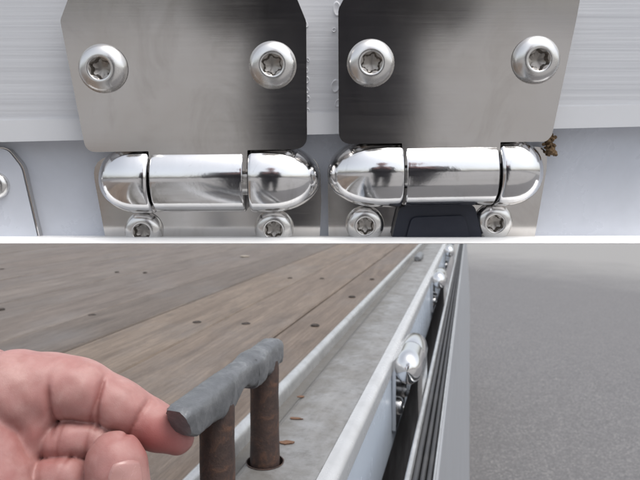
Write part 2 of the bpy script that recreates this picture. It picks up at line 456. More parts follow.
# planks, each its own piece
seams = [-0.93, -1.37, -1.955, -2.56, -3.14]
while seams[-1] > -11.0: seams.append(seams[-1] - random.uniform(0.54, 0.62))
cols = [(0.139, 0.109, 0.088), (0.142, 0.112, 0.090), (0.157, 0.124, 0.098), (0.118, 0.097, 0.083), (0.140, 0.117, 0.103), (0.136, 0.115, 0.102), (0.143, 0.122, 0.109), (0.136, 0.115, 0.103), (0.142, 0.121, 0.109)]
for i in range(len(seams) - 1):
    a, b = tk(seams[i + 1], H_WOOD), tk(seams[i], H_WOOD)
    dz = random.uniform(-0.0012, 0.0006)
    g_ = 0.0010
    tp = -H_WOOD + dz
    poly = [(a + g_, tp - 0.022), (b - g_, tp - 0.022), (b - g_, tp - 0.0016), (b - g_ - 0.0016, tp), (a + g_ + 0.0016, tp), (a + g_, tp - 0.0016)]
    me = sweep(poly, S0, S1, M['wood'], 'plank')
    o = part('plank', me, bed)
    c = cols[i] if i < len(cols) else random.choice(cols[4:])
    f = random.uniform(0.95, 1.06) * (0.91 if i > 2 else 0.95)
    o.color = (c[0] * f, c[1] * f, c[2] * f, 1)
# countersunk screws
scr = lathe([(0.0052, -0.0004), (0.0050, 0.0005), (0.0036, 0.0009), (0.0030, 0.0002), (0.0004, 0.0002)], M['screw'], 'screw', 14)
for (px, py) in [(197, 322), (246, 323.5), (315, 325), (352, 296.5), (92, 315), (1, 309), (290, 278), (322, 278.5), (372, 279), (117, 272), (145, 272.5), (2, 269)]:
    p = dpos(px, py, H_WOOD - 0.0004)
    o = part('screw', scr, bed, shift=False); o.location = p - FRAME[bed.name]
    o.scale = (1.08, 1.0, 1.0) if py > 290 else (0.9, 0.9, 1.0)
# side rail
t_bead = tk(-0.974, 0.158)
def arc(cx, cz, r, a0, a1, n=8, ry=None):
    ry = ry or r
    return [(cx + r * math.cos(R(a0 + (a1 - a0) * k / n)), cz + ry * math.sin(R(a0 + (a1 - a0) * k / n))) for k in range(n + 1)]
bead = [(t_bead - 0.0054, -0.19), *arc(t_bead - 0.0004, -0.1620, 0.0050, 180, 0, 16, 0.0066), (t_bead + 0.0046, -0.19)]
part('edge_bead', sweep(bead, S0, S1, M['bead'], 'edge_bead', 50), bed, label='bright bare metal bead along the plank edge')
tr0, tr1 = t_bead + 0.0040, -0.0835
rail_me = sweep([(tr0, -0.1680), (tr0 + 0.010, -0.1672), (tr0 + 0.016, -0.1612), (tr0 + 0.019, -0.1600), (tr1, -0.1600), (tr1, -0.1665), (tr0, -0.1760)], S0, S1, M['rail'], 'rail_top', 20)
# pin holes drilled through the rail
PIN_T = -0.117
pin2 = dpos(265, 462, H_RAIL); PIN_T = pin2.x
pin_s = []
for d in (0.286, 0.353): pin_s.append(d / math.cos(YAW) - PIN_T * math.tan(YAW) * 0 - 0.0)
pin_s = [pin2.y - 0.068, pin2.y]
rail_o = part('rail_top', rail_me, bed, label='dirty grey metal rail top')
for s in pin_s:
    cm = bpy.data.meshes.new('cut'); bm = bmesh.new()
    bmesh.ops.create_cone(bm, cap_ends=True, segments=28, radius1=0.0108, radius2=0.0108, depth=0.08,
                          matrix=Matrix.Translation((PIN_T, s, -0.16)))
    bm.to_mesh(cm); bm.free()
    co = bpy.data.objects.new('cut', cm); C.objects.link(co); co.location = rail_o.location; co.parent = bed
    md = rail_o.modifiers.new('hole', 'BOOLEAN'); md.operation = 'DIFFERENCE'; md.solver = 'EXACT'; md.object = co
bpy.context.view_layer.update()
new = bpy.data.meshes.new_from_object(rail_o.evaluated_get(bpy.context.evaluated_depsgraph_get()))
rail_o.modifiers.clear(); rail_o.data = new
for o in [o for o in C.objects if o.name.startswith('cut')]: bpy.data.objects.remove(o)
# rusty collars in the holes
for s in pin_s:
    me = lathe([(0.0108, -0.0002), (0.0114, 0.0005), (0.0108, 0.0006), (0.0104, -0.012)], M['rust'], 'hole_rim', 28, cap=False)
    o = part('hole_rim', me, bed, shift=False); o.location = Vector((PIN_T, s, -H_RAIL)) - FRAME[bed.name]
# bright rounded outer rim and painted outer face
rim = [(tr1 + 0.0003, -0.175), (tr1 + 0.0003, -0.1599)] + arc(tr1 + 0.0050, -0.1650, 0.0056, 100, 0, 10, 0.0053) + [(tr1 + 0.0106, -0.175)]
part('rail_rim', sweep(rim, S0, S1, M['rim'], 'rail_rim', 50), bed, label='bright worn outer rim of the side rail')
tf = tr1 + 0.0100
part('side_face', sweep([(tf - 0.006, -0.168), (tf, -0.168), (tf, -0.246), (tf - 0.003, -0.250), (tf - 0.012, -0.250), (tf - 0.012, -0.246), (tf - 0.006, -0.243)], S0, S1, M['blue_paint'], 'side_face'), bed, label='pale blue painted outer side of the rail')

# ------------------------------------------------------------------ lowered side gate hanging beside the rail
gate = thing('lowered_side_gate', 'lowered aluminium side gate with black rubber seal hanging beside the pale rail', 'truck gate', DK, (-0.02, 1.0, -0.62))
hT = 0.200
a0, a1 = tk(-0.228, hT), tk(-0.118, hT)
part('gate_face', sweep([(a1 - 0.0005, -hT - 0.001), (a1 + 0.0012, -hT - 0.003), (-0.0012, -0.615), (-0.004, -0.62), (-0.03, -0.62), (a0 + 0.0042, -hT - 0.012), (a1 - 0.0005, -hT - 0.012)], S0, S1, M['gate_face'], 'gate_face', 20), gate)
part('edge_lip', sweep([(a0, -hT - 0.03), (a0, -hT + 0.001), (a0 + 0.001, -hT + 0.002), (a0 + 0.0034, -hT + 0.002), (a0 + 0.004, -hT + 0.001), (a0 + 0.004, -hT - 0.03)], S0, S1, M['bead'], 'edge_lip'), gate)
part('edge_lip', sweep([(a1 - 0.0022, -hT - 0.010), (a1 - 0.0022, -hT + 0.0005), (a1 - 0.0016, -hT + 0.001), (a1 - 0.0006, -hT + 0.001), (a1 - 0.0006, -hT - 0.010)], S0, S1, M['bead'], 'edge_lip'), gate)
w_ = (a1 - 0.0022) - (a0 + 0.004)
for k in range(3):
    x0 = a0 + 0.0044 + k * (w_ - 0.0004) / 3; x1 = x0 + (w_ - 0.0004) / 3 - 0.0008
    xm, rr = (x0 + x1) / 2, (x1 - x0) / 2
    part('rubber_seal', sweep([(x0, -hT - 0.010)] + arc(xm, -hT - 0.0035 - 0.001 * (k == 1), rr, 180, 0, 6, 0.003) + [(x1, -hT - 0.010)], S0, S1, M['rubber'], 'rubber_seal', 60), gate)

# ------------------------------------------------------------------ chrome hinges between rail and gate
def bullet(R_, L0, L1, mat, name, p=2.4, seg=40, n=12):
    """cylinder with a domed end towards -y from L0 (dome tip) to L1"""
    dome = min(R_ * 1.5, (L1 - L0) * 0.8)
    prof = []
    for k in range(n + 1):
        u = math.cos(math.pi / 2 * k / n) ** 0.9 if k < n else 0.0
        x = 1 - k / n
        u = (1 - x ** p) ** (1 / p)
        prof.append((max(R_ * u, 1e-5), L0 + dome * (k / n) ** 1.0 * 1.0))
    prof.append((R_, L1 - R_ * 0.05)); prof.append((R_ * 0.95, L1))
    return prof
small = [(408, 366, 'nearest polished hinge knuckle between pale rail and lowered gate'),
         (440.5, 281, 'second polished hinge knuckle along the gap beside the rail'),
         (451.5, 252, 'farthest polished hinge knuckle, just below the white strip')]
for px, py, lab in small:
    hh = 0.172
    w = ray(px, py) * (hh / ((py - HOR) / F)); p = DK.inverted() @ w; p.x = -0.0592
    h_ = thing('gate_hinge', lab, 'hinge', DK, (p.x, p.y, p.z), 'polished hinges along the lowered gate')
    def pp(name, me, loc=(0, 0, 0), rot=None):
        o = part(name, me, h_, shift=False); o.location = loc
        if rot: o.rotation_euler = rot
        return o
    rr = 0.0136
    prof = bullet(rr, -0.030, 0.020, None, 'k')
    pp('knuckle', lathe(prof, M['satin'], 'knuckle', 40, axis='y'), (0.001, 0, 0.003)).scale = (1.0, 1.0, 1.22)
    prof2 = [(rr * 0.97, 0), (rr * 1.0, 0.002), (rr, 0.038), (rr * 0.96, 0.04)]
    pp('barrel', lathe(prof2, M['satin'], 'barrel', 36, axis='y'), (0.001, 0.0225, 0.003)).scale = (1.0, 1.0, 1.22)
    # hooked top leaf wrapping to the rail face
    lf = round_poly([(-0.020, -0.052), (-0.0165, -0.052), (-0.0165, 0.010), (-0.0120, 0.0195), (0.004, 0.0210), (0.004, 0.0172), (-0.013, 0.0160), (-0.0200, 0.012)], 0.002, 4)
    lf = [(x + tf - p.x + 0.0202, z) for x, z in lf]
    pp('leaf', sweep([(tf - p.x + 0.0004, -0.058), (tf - p.x + 0.004, -0.058), (tf - p.x + 0.004, 0.007), (tf - p.x + 0.0060, 0.0135), (0.002, 0.0172), (0.002, 0.0148), (tf - p.x + 0.0036, 0.0116), (tf - p.x + 0.0004, 0.0085)], -0.020, 0.062, M['satin'], 'leaf', 30))
    pp('lower_leaf', sweep([(0.0108, 0.004), (0.0142, 0.004), (a0 - p.x - 0.0005, -0.026), (a0 - p.x - 0.0005, -0.060), (a0 - p.x - 0.0035, -0.060), (0.0100, -0.020)], -0.012, 0.055, M['satin'], 'lower_leaf', 30))
    for sy in (-0.006, 0.046):
        pp('bolt', lathe([(0.0085, 0), (0.0085, 0.002), (0.0075, 0.0042), (0.005, 0.0056), (0.0035, 0.0058), (0.0030, 0.003)], M['bolt'], 'bolt', 24, axis='x'), (tf - p.x + 0.0041, sy, -0.038))

# ------------------------------------------------------------------ rope hook held up out of the rail
hook = thing('rope_hook', 'grey cast handle bar on two rusty pins pulled up from rail', 'rope hook', DK, (PIN_T, pin2.y - 0.034, -H_RAIL))
def hk(name, me, parent=None):
    o = part(name, me, parent or hook, shift=False)
    return o
BZ = H_RAIL - 0.0970            # bar centre above rail
y0, y1 = -0.075, 0.052          # bar ends along the rail, about the hook's base
def loft(sections, mat, name, angle=30):
    n = len(sections[0]); verts = [v for s in sections for v in s]; faces = []
    for k in range(len(sections) - 1):
        for i in range(n):
            j = (i + 1) % n
            faces.append((k * n + i, k * n + j, (k + 1) * n + j, (k + 1) * n + i))
    faces.append(tuple(range(n))); faces.append(tuple(range((len(sections) - 1) * n, len(sections) * n)))
    me = mesh_from(name, verts, faces, mat, True); me.set_sharp_from_angle(angle=R(angle)); return me
rng = np.random.RandomState(3)
secs = []; NB = 58; NS = 28
for k in range(NB + 1):
    f = k / NB; y = y0 + (y1 - y0) * f
    hw, up, dn = 0.0071, 0.0078, 0.0078
    e = min(f * (y1 - y0) / 0.0042, 1.0); e2 = min((1 - f) * (y1 - y0) / 0.006, 1.0)
    sc_ = (0.80 + 0.20 * e) * (0.84 + 0.16 * e2)
    s1_, s2_ = -0.034, 0.034
    # fillets swelling down onto the pins, a weld lump midway, shallow dips between
    b1 = math.exp(-((y - s1_) / 0.012) ** 2); b2 = math.exp(-((y - s2_) / 0.011) ** 2); lump = math.exp(-((y - 0.011) / 0.0075) ** 4)
    up2 = up + 0.0004 * lump; dn2 = dn + 0.0034 * b1 + 0.0030 * b2 + 0.0022 * lump - 0.0036 * math.exp(-((y + 0.012) / 0.009) ** 4) - 0.0016 * math.exp(-((y - 0.0235) / 0.003) ** 2) - 0.0026 * math.exp(-((y - 0.0455) / 0.0035) ** 2) + 0.0035 * math.exp(-((y - 0.0515) / 0.0025) ** 2)
    hw2 = hw + 0.0012 * lump - 0.0008 * math.exp(-((y + 0.012) / 0.012) ** 2)
    sec = []
    for i in range(NS):
        th = 2 * math.pi * i / NS
        c, s = math.cos(th), math.sin(th)
        pwr = 0.56
        x = math.copysign(abs(c) ** pwr, c) * hw2 * sc_
        z = math.copysign(abs(s) ** pwr, s) * (up2 if s > 0 else dn2) * sc_
        if c > 0 and s > 0: z -= 0.0010 * c            # sloping shoulder
        jx, jz = rng.normal(0, 0.00016, 2)
        sec.append((x + jx, y - 0.0045 * (z / 0.0076) * max(0.0, 1 - f * 5) - 0.0022 * (x / hw) * max(0.0, 1 - f * 5), BZ + z + jz + 0.0008 * (1 - e)))
    secs.append(sec)
hk('handle_bar', loft(secs, M['cast_iron'], 'handle_bar', 42))
# weld collar in the middle of the bar, and the lip under its far end
wl_ = []
for k in range(9):
    f = k / 8; y = 0.0035 + 0.015 * f; q = 1.07 + 0.05 * math.sin(math.pi * f)
    wl_.append([(math.copysign(abs(math.cos(a)) ** 0.6, math.cos(a)) * 0.0070 * q + rng.normal(0, 0.0002), y + rng.normal(0, 0.0003), BZ - 0.0012 + math.copysign(abs(math.sin(a)) ** 0.6, math.sin(a)) * 0.0080 * q + rng.normal(0, 0.0002)) for a in [2 * math.pi * i / 20 for i in range(20)]])
hk('weld_collar', loft(wl_, M['cast_iron'], 'weld_collar', 40))
for sgn, s in ((0, -0.034), (1, 0.034)):
    prof = [(0.0086, -0.055), (0.0086, -0.002), (0.0089, 0.004), (0.0087, 0.012), (0.0085, 0.02), (0.0086, 0.03), (0.0084, 0.04), (0.0087, BZ - 0.014), (0.0088, BZ - 0.008), (0.0078, BZ - 0.001)]
    pr = [(r, z) for r, z in prof]
    me = lathe(pr, M['rust'], 'pin', 30)
    o = hk('pin', me); o.location = (0, s, 0)
    o.rotation_euler = (R(-1.0), R(-1.5 if sgn == 0 else -0.8), 0)

# a second hook further along, pushed down flat in the rail
p = dpos(419, 259, 0.160)
hk2 = thing('rope_hook', 'small dark rope hook lying down flat further along the rail', 'rope hook', DK, (p.x, p.y, -0.160))
o = part('handle_bar', loft([[(x * (0.6 if k in (0, 6) else 1), -0.05 + 0.1 * k / 6, 0.006 + z * (0.6 if k in (0, 6) else 1)) for x, z in arc(0, 0, 0.0095, 0, 342, 18, 0.0085)] for k in range(7)], M['cast_iron'], 'handle_bar', 45), hk2, shift=False)
for s in (-0.03, 0.03):
    o = part('pin', lathe([(0.0076, -0.05), (0.0076, 0.003), (0.006, 0.004)], M['rust'], 'pin', 20), hk2, shift=False); o.location = (0, s, 0)

# ------------------------------------------------------------------ small loose bits
def flake(px, py, h, L, W, T, rot, mat, name, label, cat, group=None, seed=1):
    rg = random.Random(seed)
    pts = []
    n = 11
    for k in range(n):
        a = 2 * math.pi * k / n
        pts.append((math.cos(a) * L / 2 * rg.uniform(0.75, 1.1), math.sin(a) * W / 2 * rg.uniform(0.6, 1.2)))
    me = prism(pts, 0.0, T, mat, T * 0.4, name)
    p = dpos(px, py, h)
    return single(name, me, label, cat, DK @ Matrix.Translation(p) @ Matrix.Rotation(R(rot), 4, 'Z'), (0, 0, 0), group)
flake(287, 443, H_RAIL - 0.0001, 0.011, 0.0050, 0.0007, 8, M['rust_flake'], 'rust_flake', 'largest orange rust flake just beside the far rusty pin', 'rust flake', 'rust flakes on the rail', 1)
flake(296, 419, H_RAIL - 0.0001, 0.0095, 0.0032, 0.0007, 0, M['rust_flake'], 'rust_flake', 'thin brown flake further up the rail from the pin', 'rust flake', 'rust flakes on the rail', 2)
flake(301, 397, H_RAIL - 0.0001, 0.006, 0.004, 0.0006, 20, M['rust_flake'], 'rust_flake', 'tiny brown flake farthest up the rail beside the bead', 'rust flake', 'rust flakes on the rail', 3)
flake(245, 257, H_WOOD - 0.0004, 0.026, 0.022, 0.003, 12, M['chip'], 'wood_chip', 'small pale wood chip lying on the far planks', 'wood chip', None, 4)

# ================================================================== HAND
def Wp(px, py, d): r_ = ray(px, py) * d; return np.array(r_)
def smin(a, b, k):
    h = np.clip(0.5 + 0.5 * (b - a) / k, 0, 1); return b * (1 - h) + a * h - k * h * (1 - h)
def cone_seg(P, a, b, ra, rb):
    ab = b - a; t = np.clip(((P - a) @ ab) / (ab @ ab), 0, 1)
    return np.linalg.norm(P - a - t[:, None] * ab, axis=1) - (ra + (rb - ra) * t)
def chain(P, pts, k):
    d = None
    for (a, ra), (b, rb) in zip(pts[:-1], pts[1:]):
        q = cone_seg(P, a, b, ra, rb); d = q if d is None else smin(d, q, k)
    return d
def ch(lst): return [(Wp(x, y, d), r * d / F) for x, y, d, r in lst]
index = ch([(-30, 405, .250, 48), (15, 395, .252, 43), (44, 389, .254, 33.5), (60, 387.5, .255, 30), (80, 391, .256, 29.3), (99, 398.5, .258, 25.7), (118, 407, .259, 25.2), (139, 417.5, .261, 21.8), (157, 427, .262, 21.3), (177, 437, .263, 17.3)])
middle = ch([(0, 454, .257, 30), (40, 447, .2530, 23), (56, 441.5, .2502, 22), (70, 439.5, .2500, 21.8), (86, 439, .2520, 18.2), (94, 438.5, .2525, 18.5), (110, 442, .255, 18)])
ring = ch([(0, 494, .248, 30), (34, 484, .2445, 22), (48, 479, .2425, 21.5), (64, 477, .2425, 21), (78, 479, .245, 18.5), (92, 484, .249, 17)])
thumb = ch([(0, 620, .236, 60), (90, 590, .236, 44), (124, 530, .239, 30), (119, 490, .2415, 27), (116, 466, .2430, 26.5), (114, 458, .2436, 25)])
palm = ch([(-60, 412, .256, 68), (-36, 416, .2515, 62), (-37, 470, .2415, 57), (-34, 530, .228, 58), (-10, 590, .224, 60)])
palm2 = ch([(30, 393, .2530, 33), (34, 415, .2515, 27), (28, 440, .249, 26), (18, 480, .244, 28)])
wrist = ch([(-40, 500, .250, 88), (-150, 540, .252, 88), (-330, 600, .255, 96), (-520, 650, .26, 104)])
creases = []
def crease(x, y, d, tx, ty, depth, w, rad): creases.append((Wp(x, y, d), np.array([tx, 0, -ty]) / math.hypot(tx, ty), depth, w, rad * d / F))
crease(99, 405, .249, 43, 3, .0019, .0009, 27); crease(94, 410, .249, 43, 14, .0009, .0007, 16)
crease(137, 418, .251, 40, 22, .0016, .0009, 25)
crease(57, 402, .249, 40, -3, .0017, .0010, 30)
crease(52, 446, .262, 40, 3, .0012, .0008, 22); crease(86, 440, .262, 40, 3, .001, .0007, 20)
crease(66, 470, .243, 40, 14, .0010, .0008, 20); crease(60, 440, .242, 40, 3, .0004, .0007, 20);  crease(87, 438, .244, 40, 3, .0008, .0009, 22)
def hand_sdf(P):
    di = chain(P, index, .004)
    dm = chain(P, middle, .004); dr = chain(P, ring, .004); dt = chain(P, thumb, .006)
    dp = chain(P, palm, .012); dp2 = chain(P, palm2, .006); dw = chain(P, wrist, .02)
    body = smin(dp, dw, .02)
    def join(a, b, k, carve, w):
        return smin(a, b, k) + carve * np.exp(-((a - b) / w) ** 2)
    d = smin(di, dp2, .0030)
    d = join(d, dm, .0008, .0013, .0016); d = join(d, dr, .0008, .0013, .0016)
    d = join(d, body, .0016, .0012, .0018)
    d = join(d, dt, .0010, .0010, .0018)
    for c, a, dep, w, rad in creases:
        q = P - c; al = q @ a + 0.02 * (q[:, 2] ** 2) * 40
        fall = np.clip(1.25 - np.linalg.norm(q, axis=1) / rad, 0, 0.5) * 2
        d = d + dep * np.exp(-(al / w) ** 2) * fall
    # gentle unevenness
    d = d + 0.00018 * np.sin(P[:, 0] * 520 + 1.3) * np.sin(P[:, 2] * 470 + P[:, 1] * 300)
    return d
hv, hf = surface_nets(hand_sdf, (-0.20, 0.175, -0.215), (-0.050, 0.300, -0.050), 0.0008)
for it in range(5):
    acc_ = np.zeros_like(hv); cn_ = np.zeros(len(hv))
    for a_i, b_i in ((0, 1), (1, 2), (2, 3), (3, 0)):
        for p_, q_ in ((a_i, b_i), (b_i, a_i)):
            np.add.at(acc_, hf[:, p_], hv[hf[:, q_]]); np.add.at(cn_, hf[:, p_], 1)
    hv = hv * 0.45 + 0.55 * acc_ / np.maximum(cn_, 1)[:, None]
hme = np_mesh('hand', hv, hf, M['skin'])
fl = np.zeros((len(hv), 4)); fl[:, 3] = 1
for (x, y, d, rad, amt) in [(174, 442, .255, 24, .65), (152, 432, .25, 24, .4), (108, 448, .225, 30, .55), (95, 440, .26, 24, .3), (40, 445, .235, 26, .35), (140, 440, .255, 22, .35), (60, 432, .26, 16, .4), (40, 400, .24, 12, .25), (30, 435, .235, 14, .25), (68, 470, .25, 20, .3)]:
    fl[:, 0] += amt * np.exp(-(np.linalg.norm(hv - Wp(x, y, d), axis=1) / (rad * .25 / F)) ** 2)
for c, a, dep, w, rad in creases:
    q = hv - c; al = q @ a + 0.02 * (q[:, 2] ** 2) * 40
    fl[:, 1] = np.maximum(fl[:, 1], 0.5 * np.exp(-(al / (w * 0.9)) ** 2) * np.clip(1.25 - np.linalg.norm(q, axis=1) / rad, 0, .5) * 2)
fl = np.clip(fl, 0, 1)
ca = hme.color_attributes.new('flush', 'FLOAT_COLOR', 'POINT'); ca.data.foreach_set('color', fl.ravel())
hand = thing('hand', 'bare hand from the left pinching the end of the grey handle bar', 'hand', Matrix.Identity(4), (float(Wp(30, 440, .25)[0]), .25, float(Wp(30, 440, .25)[2])))
part('hand_skin', hme, hand)
# thumb nail: a curved patch laid on the thumb's camera-right side
tc = Wp(118, 468, .2430); ax_ = (Wp(116, 452, .2435) - Wp(112, 490, .2405)); ax_ /= np.linalg.norm(ax_)
nrm = np.array([0.56, -0.80, 0.12]); nrm -= ax_ * (nrm @ ax_); nrm /= np.linalg.norm(nrm); bi = np.cross(nrm, ax_)
def hit(o_, dr_):
    ts = np.linspace(0.003, 0.022, 200); Q = o_ + ts[:, None] * dr_; v = hand_sdf(Q)
    k = int(np.argmax(v > 0)); return Q[k]
nv = []; NU, NVv = 15, 15
for i in range(NU):
    for j in range(NVv):
        u = i / (NU - 1) * 2 - 1; v = j / (NVv - 1) * 2 - 1
        # squircle mapping -> rounded nail outline
        uu = u * math.sqrt(1 - 0.42 * v * v * 0.9); vv = v * math.sqrt(1 - 0.38 * u * u * 0.9)
        o_ = tc + ax_ * (-0.0015 + 0.0070 * vv)
        ang = uu * 0.62
        dr_ = nrm * math.cos(ang) + bi * math.sin(ang)
        q = hit(o_, dr_)
        rim_ = max(abs(u), abs(v))
        nv.append(q + dr_ * (0.00045 if rim_ < 0.99 else -0.0005))
nf = [(i * NVv + j, i * NVv + j + 1, (i + 1) * NVv + j + 1, (i + 1) * NVv + j) for i in range(NU - 1) for j in range(NVv - 1)]
part('thumb_nail', mesh_from('thumb_nail', [tuple(map(float, q)) for q in nv], nf, M['nail'], True), hand)

# ================================================================== UPPER PANEL (panel frame: x right, y up the panel, z out towards the camera)
TILT = R(9.0); PD = 0.17
P0 = Vector((0, PD, 0)); vV = Vector((0, -math.sin(TILT), math.cos(TILT))); nV = Vector((0, -math.cos(TILT), -math.sin(TILT)))
PN = Matrix(((1, vV.x, nV.x, P0.x), (0, vV.y, nV.y, P0.y), (0, vV.z, nV.z, P0.z), (0, 0, 0, 1)))
def pm(px, py, n=0.0):
    r_ = ray(px, py); t = (nV.dot(P0) + n) / nV.dot(r_); X = r_ * t
    return Vector((X.x, (X - P0).dot(vV)))
SC = PD / F
def poly_px(pts, n=0.0): return [pm(x, y, n) for x, y in pts]

# aluminium upper panel with a stepped bottom lip
up = thing('upper_side_panel', 'ribbed silver aluminium side panel above, behind both hinge plates', 'panel', PN, (0, 0.03, -0.004))
ln = lambda x: 121 - 16 * x / 640.0; ed = lambda x: 140.5 - 15.5 * x / 640.0
part('panel_sheet', prism(poly_px([(-40, -30), (680, -30), (680, ln(680) - 1.0), (-40, ln(-40) - 1.0)]), -0.005, 0.0, M['alu_panel'], 0.0002, 'panel_sheet'), up)
part('panel_lip', prism(poly_px([(-40, ln(-40) + 1.0), (680, ln(680) + 1.0), (680, ed(680)), (-40, ed(-40))]), -0.005, 0.0007, M['alu_lip'], 0.0004, 'panel_lip'), up)
for (x, y, r_) in [(337, 9, 5), (335.5, 86, 5), (338, 103, 3.5), (306.5, 70, 2.5), (307, 80, 3), (306.5, 90, 2.5), (307.5, 99, 3), (305.5, 24, 3), (334, 30, 2.5), (308, 60, 2), (307, 111, 2.5)]:
    q = pm(x, y, 0.0); rr = r_ * SC
    o = part('sealant_drop', lathe([(rr, 0), (rr * 0.95, 0.0004), (rr * 0.8, 0.0006), (rr * 0.55, 0.00035), (rr * 0.1, 0.0003)], M['alu_panel'], 'sealant_drop', 16), up, shift=False)
    o.location = Vector((q.x, q.y, 0)) - FRAME[up.name]
    o.scale = (random.uniform(0.6, 1.0), random.uniform(0.8, 1.5), random.uniform(0.5, 0.9)); o.rotation_euler = (0, 0, random.uniform(-0.6, 0.6))
# painted lower panel
lo = thing('lower_body_panel', 'smooth pale painted body panel below, behind the hinge knuckles', 'panel', PN, (0, -0.02, -0.010))
part('panel_sheet', prism(poly_px([(-40, 122), (680, 106), (680, 242.6), (-40, 242.6)]), -0.011, -0.0052, M['white_paint'], 0.0, 'panel_sheet'), lo)

def star(i, th, n0):
    return 1.0
def bolt_mesh(r):
    prof = [(r, -0.3), (r, r * 0.10), (r * 0.985, r * 0.16), (r * 0.93, r * 0.27), (r * 0.84, r * 0.38), (r * 0.72, r * 0.46), (r * 0.58, r * 0.505), (r * 0.475, r * 0.515), (r * 0.455, r * 0.495)]
    prof[0] = (r, -0.001)
    head = lathe(prof, M['bolt'], 'bolt', 48, cap=False, angle=60)
    def rf(i, th): return 1.0 if i == 0 else 1.0 - 0.20 * (0.5 + 0.5 * math.cos(6 * th)) - (0.0 if i < 2 else 0.03)
    sp = [(r * 0.456, r * 0.497), (r * 0.44, r * 0.465), (r * 0.40, r * 0.22), (r * 0.30, r * 0.17), (r * 0.10, r * 0.12), (r * 0.02, r * 0.11)]
    sock = lathe(sp, M['socket'], 'socket', 48, radfun=lambda i, th: rf(i, th) if i < 3 else 1.0, angle=35)
    return head, sock
BOLT = {}
def add_bolt(root, px, py, rpx, n, rot=0.0):
    key = round(rpx, 1)
    if key not in BOLT: BOLT[key] = bolt_mesh(rpx * SC)
    q = pm(px, py, n + 0.0012)
    hm, sm = BOLT[key]
    if py > 205:
        cutv = pm(px, 240.5, 0.004).y - q.y
        out_ = []
        for src in (hm, sm):
            bm = bmesh.new(); bm.from_mesh(src)
            bmesh.ops.bisect_plane(bm, geom=bm.verts[:] + bm.edges[:] + bm.faces[:], plane_co=(0, cutv, 0), plane_no=(0, -1, 0), clear_outer=True)
            me = src.copy(); bm.to_mesh(me); bm.free(); out_.append(me)
        hm, sm = out_; rot = 0.0
    b = part('bolt', hm, root, shift=False); b.location = Vector((q.x, q.y, n)) - FRAME[root.name]
    b.rotation_euler = (0, 0, rot)
    part('socket', sm, b, shift=False)

N_UP0, N_UP1 = 0.0005, 0.0062       # upper leaf
N_LO0, N_LO1 = -0.0050, -0.0022     # lower leaf
AXN = 0.0000
def ear_mesh(length, Rr, sign, p=2.25, open_in=True):
    """half bullet: flat end at x=0 facing the barrel, domed end at x = sign*length"""
    n = 22; seg = 48; prof = []
    prof.append((Rr * 0.30, 0.0)); prof.append((Rr * 0.93, 0.0)); prof.append((Rr * 0.985, 0.0004)); prof.append((Rr, 0.0010))
    x0 = length * 0.22
    for k in range(n + 1):
        f = k / n; a = f * math.pi / 2
        x = x0 + (length - x0) * math.sin(a) ** (2 / p) if k else x0
        r_ = Rr * max(math.cos(a), 0.0) ** (2 / p)
        prof.append((max(r_, 1e-5), x))
    prof = [(r_, sign * x) for r_, x in prof]
    return lathe(prof, M['chrome'], 'ear', seg, axis='x', angle=40, cap=True)

def hinge(name_label, upper, up_rad, lower, lo_rad, roll, earL, earR, cy, Rpx, ubolts, lbolts, tiltz):
    bx = (roll[0] + roll[1]) / 2
    q0 = pm(bx, cy, 0.004)
    root = thing('hinge', name_label, 'hinge', PN, (q0.x, q0.y, -0.005), 'stainless hinges on the panel')
    part('upper_leaf', prism(round_poly(poly_px(upper, N_UP1), [r * SC for r in up_rad]), N_UP0, N_UP1, M['plate'], 0.0011, 'upper_leaf', 4), root)
    part('lower_leaf', prism(round_poly(poly_px(lower, N_LO1), [r * SC for r in lo_rad]), N_LO0, N_LO1, M['plate'], 0.0009, 'lower_leaf', 4), root)
    Rr = Rpx * SC
    ax = pm(bx, cy, 0.006)
    def onaxis(x): return pm(x, cy, 0.006).x
    # barrel rolled from the upper leaf
    x0, x1 = onaxis(roll[0]), onaxis(roll[1]); L = (x1 - x0) / 2
    pr = [(Rr * 0.45, -L + 0.0004), (Rr * 0.955, -L), (Rr * 0.985, -L + 0.00025), (Rr * 0.99, -L + 0.0007), (Rr * 0.99, L - 0.0007), (Rr * 0.985, L - 0.00025), (Rr * 0.955, L), (Rr * 0.45, L - 0.0004)]
    o = part('barrel', lathe(pr, M['chrome'], 'barrel', 64, axis='x', angle=40), root, shift=False)
    o.location = Vector(((x0 + x1) / 2, ax.y, AXN)) - FRAME[root.name]; o.rotation_euler = (0, 0, tiltz)
    for (xi, xo) in (earL, earR):
        a_, b_ = onaxis(xi), onaxis(xo); sg = 1 if b_ > a_ else -1
        o = part('ear', ear_mesh(abs(b_ - a_), Rr * 1.015, sg), root, shift=False)
        o.location = Vector((a_, ax.y + (a_ - (x0 + x1) / 2) * math.tan(tiltz), AXN)) - FRAME[root.name]
        o.rotation_euler = (0, 0, tiltz)
    # hinge pin seen in the gaps
    a_, b_ = onaxis(earL[0]) - 0.003, onaxis(earR[0]) + 0.003
    o = part('hinge_pin', lathe([(0.0001, a_), (Rr * 0.5, a_), (Rr * 0.5, b_), (0.0001, b_)], M['bolt'], 'hinge_pin', 24, axis='x'), root, shift=False)
    o.location = Vector((0, ax.y, AXN)) - FRAME[root.name]
    for (x, y, r_) in ubolts: add_bolt(root, x, y, r_, N_UP1, random.uniform(0, 1))
    for (x, y, r_) in lbolts: add_bolt(root, x, y, r_, N_LO1, random.uniform(0, 1))
    return root
